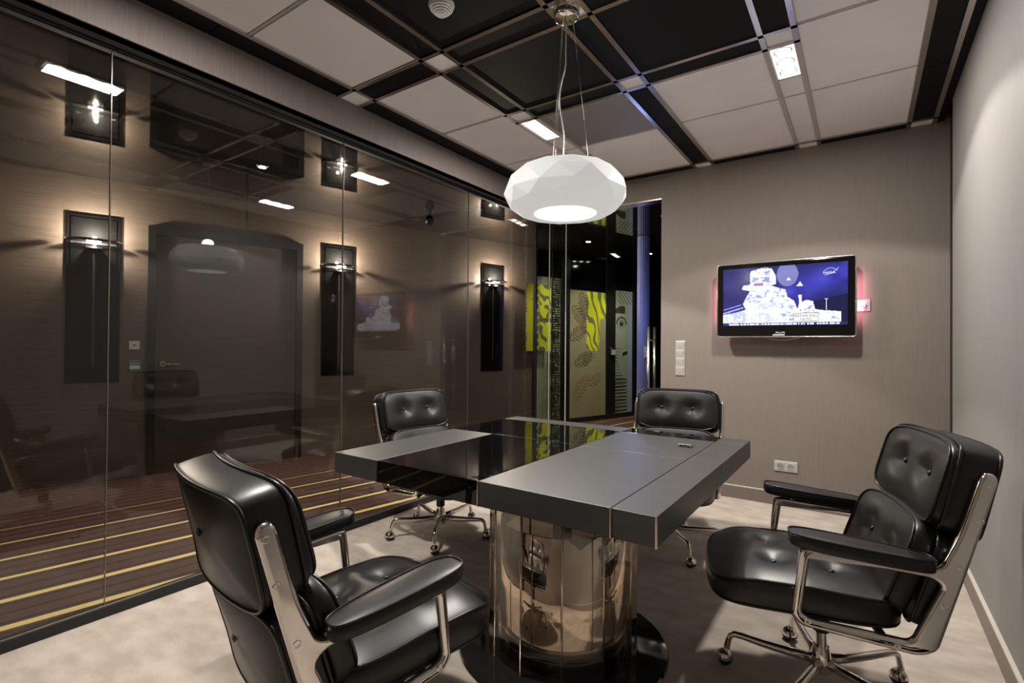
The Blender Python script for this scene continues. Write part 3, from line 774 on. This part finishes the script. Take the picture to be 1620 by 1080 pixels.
# four-gang wall switch
t = tag(empty('wall_switch', (-1.330, BY, 1.149)), 'silver four-gang switch column on the back wall beside the glass door', 'wall switch')
box('plate', -.041, .041, -.009, 0, -.152, .152, M['silver'], t, .003)
for i in range(4):
    z = .111-.074*i; v, f = [], []
    for k in range(7):
        a = k/6; v += [(-.030, -.010-.010*math.sin((1-a)*PI*.5), z+.031-.062*a), (.030, -.010-.010*math.sin((1-a)*PI*.5), z+.031-.062*a)]
    for k in range(6): f.append((2*k, 2*k+1, 2*k+3, 2*k+2))
    nb_ = len(v); v += [(-.030, -.004, z+.031), (.030, -.004, z+.031), (-.030, -.004, z-.031), (.030, -.004, z-.031)]
    f += [(0, nb_, nb_+1, 1), (12, 13, nb_+3, nb_+2), tuple([0, 2, 4, 6, 8, 10, 12, nb_+2, nb_]), tuple([1, nb_+1, nb_+3, 13, 11, 9, 7, 5, 3])]
    mesh_obj('rocker', v, f, M['silver'], t)

# ------------------------------------------------------------------ corridor beyond the glass
WA = math.atan2(.953, .303)      # direction of the corridor wall
WP = Vector((-5.88, 1.03, 0))
# local frame on the wall: x along, y into the wall (away from corridor), z up
def wp(s, d=0, z=0):
    D = Vector((.303, .953, 0)); Nn = Vector((.953, -.303, 0))   # Nn points into the corridor
    p = WP+D*s+Nn*d; return (p.x, p.y, z)
def on_wall(name, s, z=0, d=0):
    return empty(name, wp(s, d, z), WA)     # local +x along the wall, local -y into the corridor
cw = struct(on_wall('wall_corridor', 0))
box('wall_covering', -3.2, 5.75, 0, .12, 0, 2.74, M['corr_wall'], cw)
box('wall_joint', 1.83, 1.834, -.001, .002, 0, 2.74, M['hole'], cw)
fl = struct(box('floor', -8.5, GX-.02, -3.2, 11.5, -.1, 0, M['corr_carpet']))
box('floor_far', GX-.02, 1.2, BY+.05, 11.5, -.1, 0, M['corr_carpet'], fl)
cc = struct(box('ceiling', -8.5, GX-.022, -3.2, 11.5, 2.735, 2.85, M['corr_ceil']))
box('ceiling_far', GX-.022, 1.2, BY+.12, 11.5, 2.735, 2.85, M['corr_ceil'], cc)
struct(box('wall_far', -8.5, 1.2, 11.5, 11.6, 0, 2.9, M['darkvoid']))
struct(box('wall_far_right', -.35, -.25, BY+.12, 11.5, 0, 2.8, M['darkvoid']))
struct(box('wall_near_end', -8.5, GX-.06, -3.3, -3.2, 0, 2.9, M['darkvoid']))
# door in the corridor wall
d2 = struct(on_wall('door_2', 1.69))
bm = bmesh.new(); add_box(bm, -.70, -.635, -.035, .01, 0, 2.36); add_box(bm, .635, .70, -.035, .01, 0, 2.36); add_box(bm, -.635, .635, -.035, .01, 2.285, 2.36)
bm_obj('door_frame', bm, M['blackframe'], d2)
box('door_leaf', -.633, .633, -.012, .0, .01, 2.283, M['door_brown'], d2)
tube('door_handle', chaikin([(-.575, -.012, 1.05), (-.575, -.065, 1.05), (-.56, -.07, 1.05), (-.45, -.07, 1.045), (-.44, -.05, 1.04)], 2, False), .010, M['chrome'], d2, 10)
lathe('handle_rose', [(0, 0), (.026, 0), (.026, -.006), (0, -.008)], M['chrome'], d2, 20, (-.575, -.012, 1.05), 'y')
# switches left of the door
t = tag(on_wall('wall_switch', .895, 1.225), 'small white corridor switch above the green one left of the door', 'wall switch')
box('plate', -.040, .040, -.012, 0, -.040, .040, M['white'], t, .003); box('rocker', -.010, .010, -.016, -.010, -.005, .005, M['hole'], t)
t = tag(on_wall('access_reader', .90, 1.035), 'green and white access reader below the small corridor switch', 'access reader')
box('reader_body', -.045, .045, -.022, 0, -.055, .048, mat('green_plastic', (.08, .22, .17), .4), t, .004)
box('display_window', -.038, .038, -.0235, -.020, -.030, .002, M['white'], t)
for i in range(4): box('key', -.030+.018*i, -.020+.018*i, -.0236, -.0215, .016, .024, M['white'], t)
# sconces
SCN = [(.595, 'black glass wall sconce left of the corridor door'), (2.795, 'black glass wall sconce right of the corridor door'), (4.995, 'black glass wall sconce furthest along the corridor wall')]
sc0 = None
for s_, lab in SCN:
    if sc0 is None:
        t = sc0 = on_wall('wall_sconce', s_)
        box('back_panel', -.19, .19, -.012, 0, .885, 2.39, M['panelblack'], t, .003)
        box('inner_panel', -.16, .16, -.018, -.011, 1.03, 2.36, M['panelblack'], t, .002)
        box('panel_rod', -.008, .008, -.026, -.017, 1.03, 2.06, mat('dark_rod', (.12, .12, .12), .25, .8), t)
        v, f = [], []
        for k in range(25):
            a = PI*k/24; ca, sa = math.cos(a), math.sin(a)
            v += [(.205*ca, -.04-.155*sa, 2.160), (.205*ca, -.04-.155*sa, 2.150), (.175*ca, -.04-.130*sa, 2.140), (.175*ca, -.04-.130*sa, 2.148)]
        for k in range(24):
            for q in range(4): f.append((4*k+q, 4*k+(q+1) % 4, 4*k+4+(q+1) % 4, 4*k+4+q))
        mesh_obj('reflector_ring', v, f, M['chrome'], t, False)
        bm = bmesh.new(); add_box(bm, -.16, .16, -.052, -.017, 2.126, 2.138); add_box(bm, -.055, .055, -.10, -.017, 2.085, 2.10)
        bm_obj('lamp_bracket', bm, M['plastic'], t)
        tube('halogen_tube', [(-.05, -.095, 2.145), (.05, -.095, 2.145)], .007, M['tube'], t, 8)
    else:
        t = copy_tree(sc0); t.location = wp(s_, 0, 0)
    tag(t, lab, 'wall lamp', 'corridor wall sconces')
    p = wp(s_, .10, 2.20); light('sconce_up', 'POINT', p, 46, (1, .90, .78), .015)
    p = wp(s_, .10, 2.10); light('sconce_down', 'POINT', p, 12, (1, .88, .74), .015)
# small dark ball sensor on the ceiling
t = tag(empty('ceiling_sensor', (-4.02, 4.15, 2.735)), 'small black ball-shaped sensor hanging under the corridor ceiling', 'sensor')
lathe('sensor_neck', [(.03, 0), (.03, -.015), (.012, -.02), (.012, -.05)], M['plastic'], t, 16)
lathe('sensor_ball', [(0.001, -.03), (.03, -.035), (.05, -.06), (.055, -.085), (.05, -.11), (.03, -.135), (.001, -.14)], M['gloss'], t, 24)
# triple downlights
TR = [(-3.42, 5.05, 8, 'triple spotlight strip seen through the glass under the pendant lamp'),
      (-3.33, 7.75, 8, 'small triple spotlight strip above the face graphic')]
tr0 = None
for x, y, rz, lab in TR:
    if tr0 is None:
        t = tr0 = empty('spotlight_strip', (x, y, 2.735), R(rz))
        bmp = box('cover_plate', -.048, .048, -.19, .19, -.004, 0, mat('cream_plate', (.62, .62, .56), .4), t)
        for k in (-1, 0, 1):
            lathe('spot_ring', [(.030, -.006), (.041, -.006), (.041, -.003), (.030, -.003)], M['hole'], t, 20, (0, k*.125, 0), closed=True)
            lathe('spot_lens', [(0, -.006), (.029, -.006), (.029, -.004), (0, -.004)], M['lamp_small'], t, 16, (0, k*.125, 0))
    else:
        t = copy_tree(tr0); t.location = (x, y, 2.735)
    tag(t, lab, 'spotlight', 'triple spotlight strips in the corridor')
for x, y in ((-3.4, -.6), (-3.4, .9), (-3.4, 2.4), (-3.4, 3.9), (-3.4, 5.4), (-3.2, 7.2)):
    light('corridor_spot', 'SPOT', (x, y, 2.70), 17, (1, .92, .82), .03, spot=R(54), blend=.8)
# single downlights
for x, y, lab in ((-4.125, 2.888, 'tiny single downlight in the dark corridor ceiling left of the middle sconce'), (-3.19, 7.13, 'bright single downlight above the leaf graphic door'), (-2.78, 8.5, 'single downlight at the edge of the back wall beyond the door')):
    t = tag(empty('downlight', (x-.03, y-.6, 2.735)), lab, 'downlight', 'single corridor downlights')
    lathe('lamp_ring', [(.03, -.004), (.045, -.004), (.045, 0), (.03, 0)], M['steel'], t, 20, closed=True)
    lathe('lamp_lens', [(0, -.005), (.03, -.005), (.03, -.002), (0, -.002)], emis('bright_lens', (1, .97, .9), 60), t, 16)
    light('far_spot', 'SPOT', (x-.03, y-.6, 2.72), 30 if y > 4 else 6, (1, .92, .8), .03, spot=R(110), blend=.5)

# ---- graphics wall that continues the corridor wall
gw = struct(on_wall('wall_graphics', 0))
bm = bmesh.new()
add_box(bm, 5.752, 8.16, .03, .12, 0, 2.74)
bm_obj('wall_core', bm, M['darkvoid'], gw)
for a, b, c, d in ((5.752, 5.79, 0, 2.74), (6.34, 6.52, 0, 2.74), (7.39, 7.62, 0, 2.74), (8.09, 8.15, 0, 2.74)):
    box('wall_post', a, b, -.02, .03, c, d, M['blackframe'], gw)
for a, b in ((5.79, 6.34), (6.52, 7.39), (7.62, 8.09)):
    box('bottom_rail', a, b, -.015, .03, 0, .08, M['blackframe'], gw)
    box('top_panel', a, b, -.005, .03, 2.32 if a < 6 else 2.2, 2.74, M['tvblack'], gw)
OL = (.27, .265, .165)
def leaf(u, v, cx, cy, ang, ln, wd):
    ca, sa = math.cos(ang), math.sin(ang); x, y = (u-cx)*ca+(v-cy)*sa, -(u-cx)*sa+(v-cy)*ca
    if not 0 < x < ln: return None
    w = wd*math.sin(PI*(x/ln)**.8)
    if abs(y) > w: return None
    return (math.sin((x*1.0-abs(y)*.9)*95) > -.1) and abs(y) > wd*.06
LV = [(.05, 1.9, -.7, .6, .13), (.25, 2.15, -1.2, .7, .14), (.0, 1.35, .5, .5, .12), (.3, 1.45, 1.0, .5, .12), (.55, 1.25, 1.3, .5, .11), (.1, .95, .3, .55, .12), (.35, .9, 1.2, .45, .1), (.1, .35, .9, .6, .13), (.45, .6, .5, .4, .1), (.4, 2.1, -.9, .5, .1)]
def print_leaf(u, v):
    x = u*.87; z = .08+v*2.08; n1 = vn(x*6, z*4)
    c = [.27+.05*n1, .25+.03*n1, .155]
    if z > 1.17 and x > .42-.05*((z*22) % 1) and x < .87:
        w = math.sin(z*17+x*34+6.5*vn(x*7+3, z*4.5))
        if z < 1.72 and x > .42+.27+.07*((z*24) % 1)-.08*(1.72-z): return c
        if w > -.55+.5*(z > 2.05): return [.60, .62, .02]
        return [.16, .15, .09]
    for q in LV:
        r_ = leaf(x, z, *q)
        if r_: return [.135, .095, .065] if z > .9 else [.22, .15, .08]
    if z < .75 and abs(math.sin(z*75+math.sin(x*16))) < .22 and .25 < x < .75: return [.32, .15, .07]
    return c
def print_face(u, v):
    x = u*.47; z = .08+v*2.15; c = [.29, .31, .25]
    if x > .36: c = [.30, .36, .52]
    ex, ez = (x-.17)/.14, (z-1.66)/.11
    d = math.hypot(ex, ez)
    if d < 1:
        if math.hypot((x-.17)/.045, (z-1.65)/.05) < 1: return [.02, .02, .02] if math.hypot((x-.175)/.012, (z-1.67)/.014) > 1 else [.4, .42, .35]
        if .8 < d and z > 1.64: return [.02, .02, .02]
        if abs(math.sin(z*110+x*30)) < .3: return [.06, .06, .05]
    if 1.83 < z < 1.9+.06*math.sin(x*8) and x < .27: return [.04, .04, .03]
    if .20 < x < .34 and abs(z-1.12-.25*(x-.27)) < .035-.1*abs(x-.27): return [.03, .03, .02]
    if z < 1.25 and abs(math.sin(z*60)) < .34 and x < .05+.20*abs(math.sin(z*3.1)): return [.05, .055, .04]
    if z < .72 and abs(math.sin(z*52)) < .62 and x < .32: return [.03, .035, .03]
    if z > 2.0 and abs(math.sin((x+z)*35)) < .5 and x > .08: return [.10, .08, .05]
    return c
def print_plain(u, v):
    n1 = vn(u*3, v*9); return [.25+.03*n1, .25+.03*n1, .17]
pm = painted('printed_frosted_glass', 0, .35)
for nm, a, b, z0, z1, fn, nu, nv in (('frosted_panel', 5.795, 6.335, .08, 2.32, print_plain, 8, 30), ('leaf_print_panel', 6.525, 7.385, .08, 2.16, print_leaf, 110, 240), ('face_print_panel', 7.625, 8.085, .08, 2.23, print_face, 70, 240)):
    paint_grid(nm, nu, nv, lambda u, v, a=a, b=b, z0=z0, z1=z1: (a+(b-a)*u, -.006, z0+(z1-z0)*v), fn, pm, gw)
# lock on the leaf print door
box('lock_plate', 7.43, 7.50, -.032, -.02, 1.10, 1.28, M['blackframe'], gw); box('lock_case', 7.50, 7.57, -.065, -.02, 1.10, 1.19, M['silver'], gw, .004)
tube('lock_lever', [(7.45, -.03, 1.22), (7.45, -.07, 1.22), (7.52, -.07, 1.2)], .010, M['chrome'], gw, 8)
for q, e in ((6.1, 22), (7.0, 34), (7.9, 26)): light('graphics_wash', 'SPOT', wp(q, .95, 2.70), e, (1, .97, .82), .02, (R(-32), 0, WA+PI), spot=R(80), blend=.6)  # added spots without fixtures, lighting the prints from the front
# black lattice screen
t = tag(on_wall('lattice_screen', 6.20, 0, .10), 'tall black lattice screen of nested squares beside the glass edge', 'screen')
bm = bmesh.new()
def lb(x0, x1, z0, z1): add_box(bm, x0, x1, -.006, .006, z0, z1)
for x in (.045, .085): lb(x-.007, x+.007, .02, 2.70)
z = .03; k = 0
while z < 2.55:
    k += 1; s_ = (.26, .20, .30, .22)[k % 4]; e = .016
    for dz in (0, .032, .064): lb(-.14, .14, z+dz, z+dz+.013)
    if k % 2:
        lb(-.14, .0, z+s_*.62, z+s_*.62+e); lb(-e, 0, z+.07, z+s_*.62); lb(-.14, -.05, z+s_*.45, z+s_*.45+e); lb(-.05-e, -.05, z+s_*.45, z+s_)
    else:
        lb(-.115, -.115+e, z+.07, z+s_*.86); lb(-.115, -.01, z+s_*.86, z+s_*.86+e); lb(-.01-e, -.01, z+s_*.45, z+s_*.86); lb(-.075, -.01, z+s_*.45, z+s_*.45+e); lb(-.075, -.075+e, z+s_*.45, z+s_*.70)
    lb(.0, .14, z+s_*.78, z+s_*.78+e)
    z += s_
lb(-.15, -.135, 0, 2.73); lb(.135, .16, 0, 2.73); lb(-.15, .16, 0, .03); lb(-.15, .16, 2.70, 2.73)
bm_obj('lattice_bars', bm, M['plastic'], t)
# yellow reflection in the glass, painted on a board with jagged black print
t = tag(on_wall('poster_reflection', 5.50, 1.17, .14), 'painted yellow reflection with jagged black edges at the end of the brown wall', 'reflection')
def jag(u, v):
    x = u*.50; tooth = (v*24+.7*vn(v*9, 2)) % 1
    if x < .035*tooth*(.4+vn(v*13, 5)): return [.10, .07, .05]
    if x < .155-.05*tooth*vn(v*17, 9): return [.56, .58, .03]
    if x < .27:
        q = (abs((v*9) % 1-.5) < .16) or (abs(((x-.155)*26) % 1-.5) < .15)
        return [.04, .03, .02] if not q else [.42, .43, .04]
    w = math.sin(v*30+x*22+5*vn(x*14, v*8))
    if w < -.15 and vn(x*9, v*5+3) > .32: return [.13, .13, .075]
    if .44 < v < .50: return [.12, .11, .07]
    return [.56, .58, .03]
box('reflection_board', 0, .50, .001, .012, 0, 1.0, M['blackframe'], t)
paint_grid('reflection_print', 60, 110, lambda u, v: (.50*u, -.0005, v), jag, pm, t)
# blue column
t = tag(empty('lit_column', (-2.44, 6.62, 0)), 'blue-lit fluted column beyond the glass door', 'column')
v, f = [], []
npf = 72
for j in range(npf):
    a = 2*PI*j/npf; rr_ = .080+.004*math.cos(a*18); v += [(rr_*math.cos(a), rr_*math.sin(a), 0), (rr_*math.cos(a), rr_*math.sin(a), 2.73)]
for j in range(npf): k2 = (j+1) % npf; f.append((2*j, 2*k2, 2*k2+1, 2*j+1))
mesh_obj('column_shaft', v, f, M['blue'], t, True)
box('switch_plate', .055, .10, -.12, -.085, 1.10, 1.25, M['silver'], t, .004)
light('blue_wash', 'POINT', (-2.3, 5.9, 1.6), 5, (.35, .42, 1), .15)
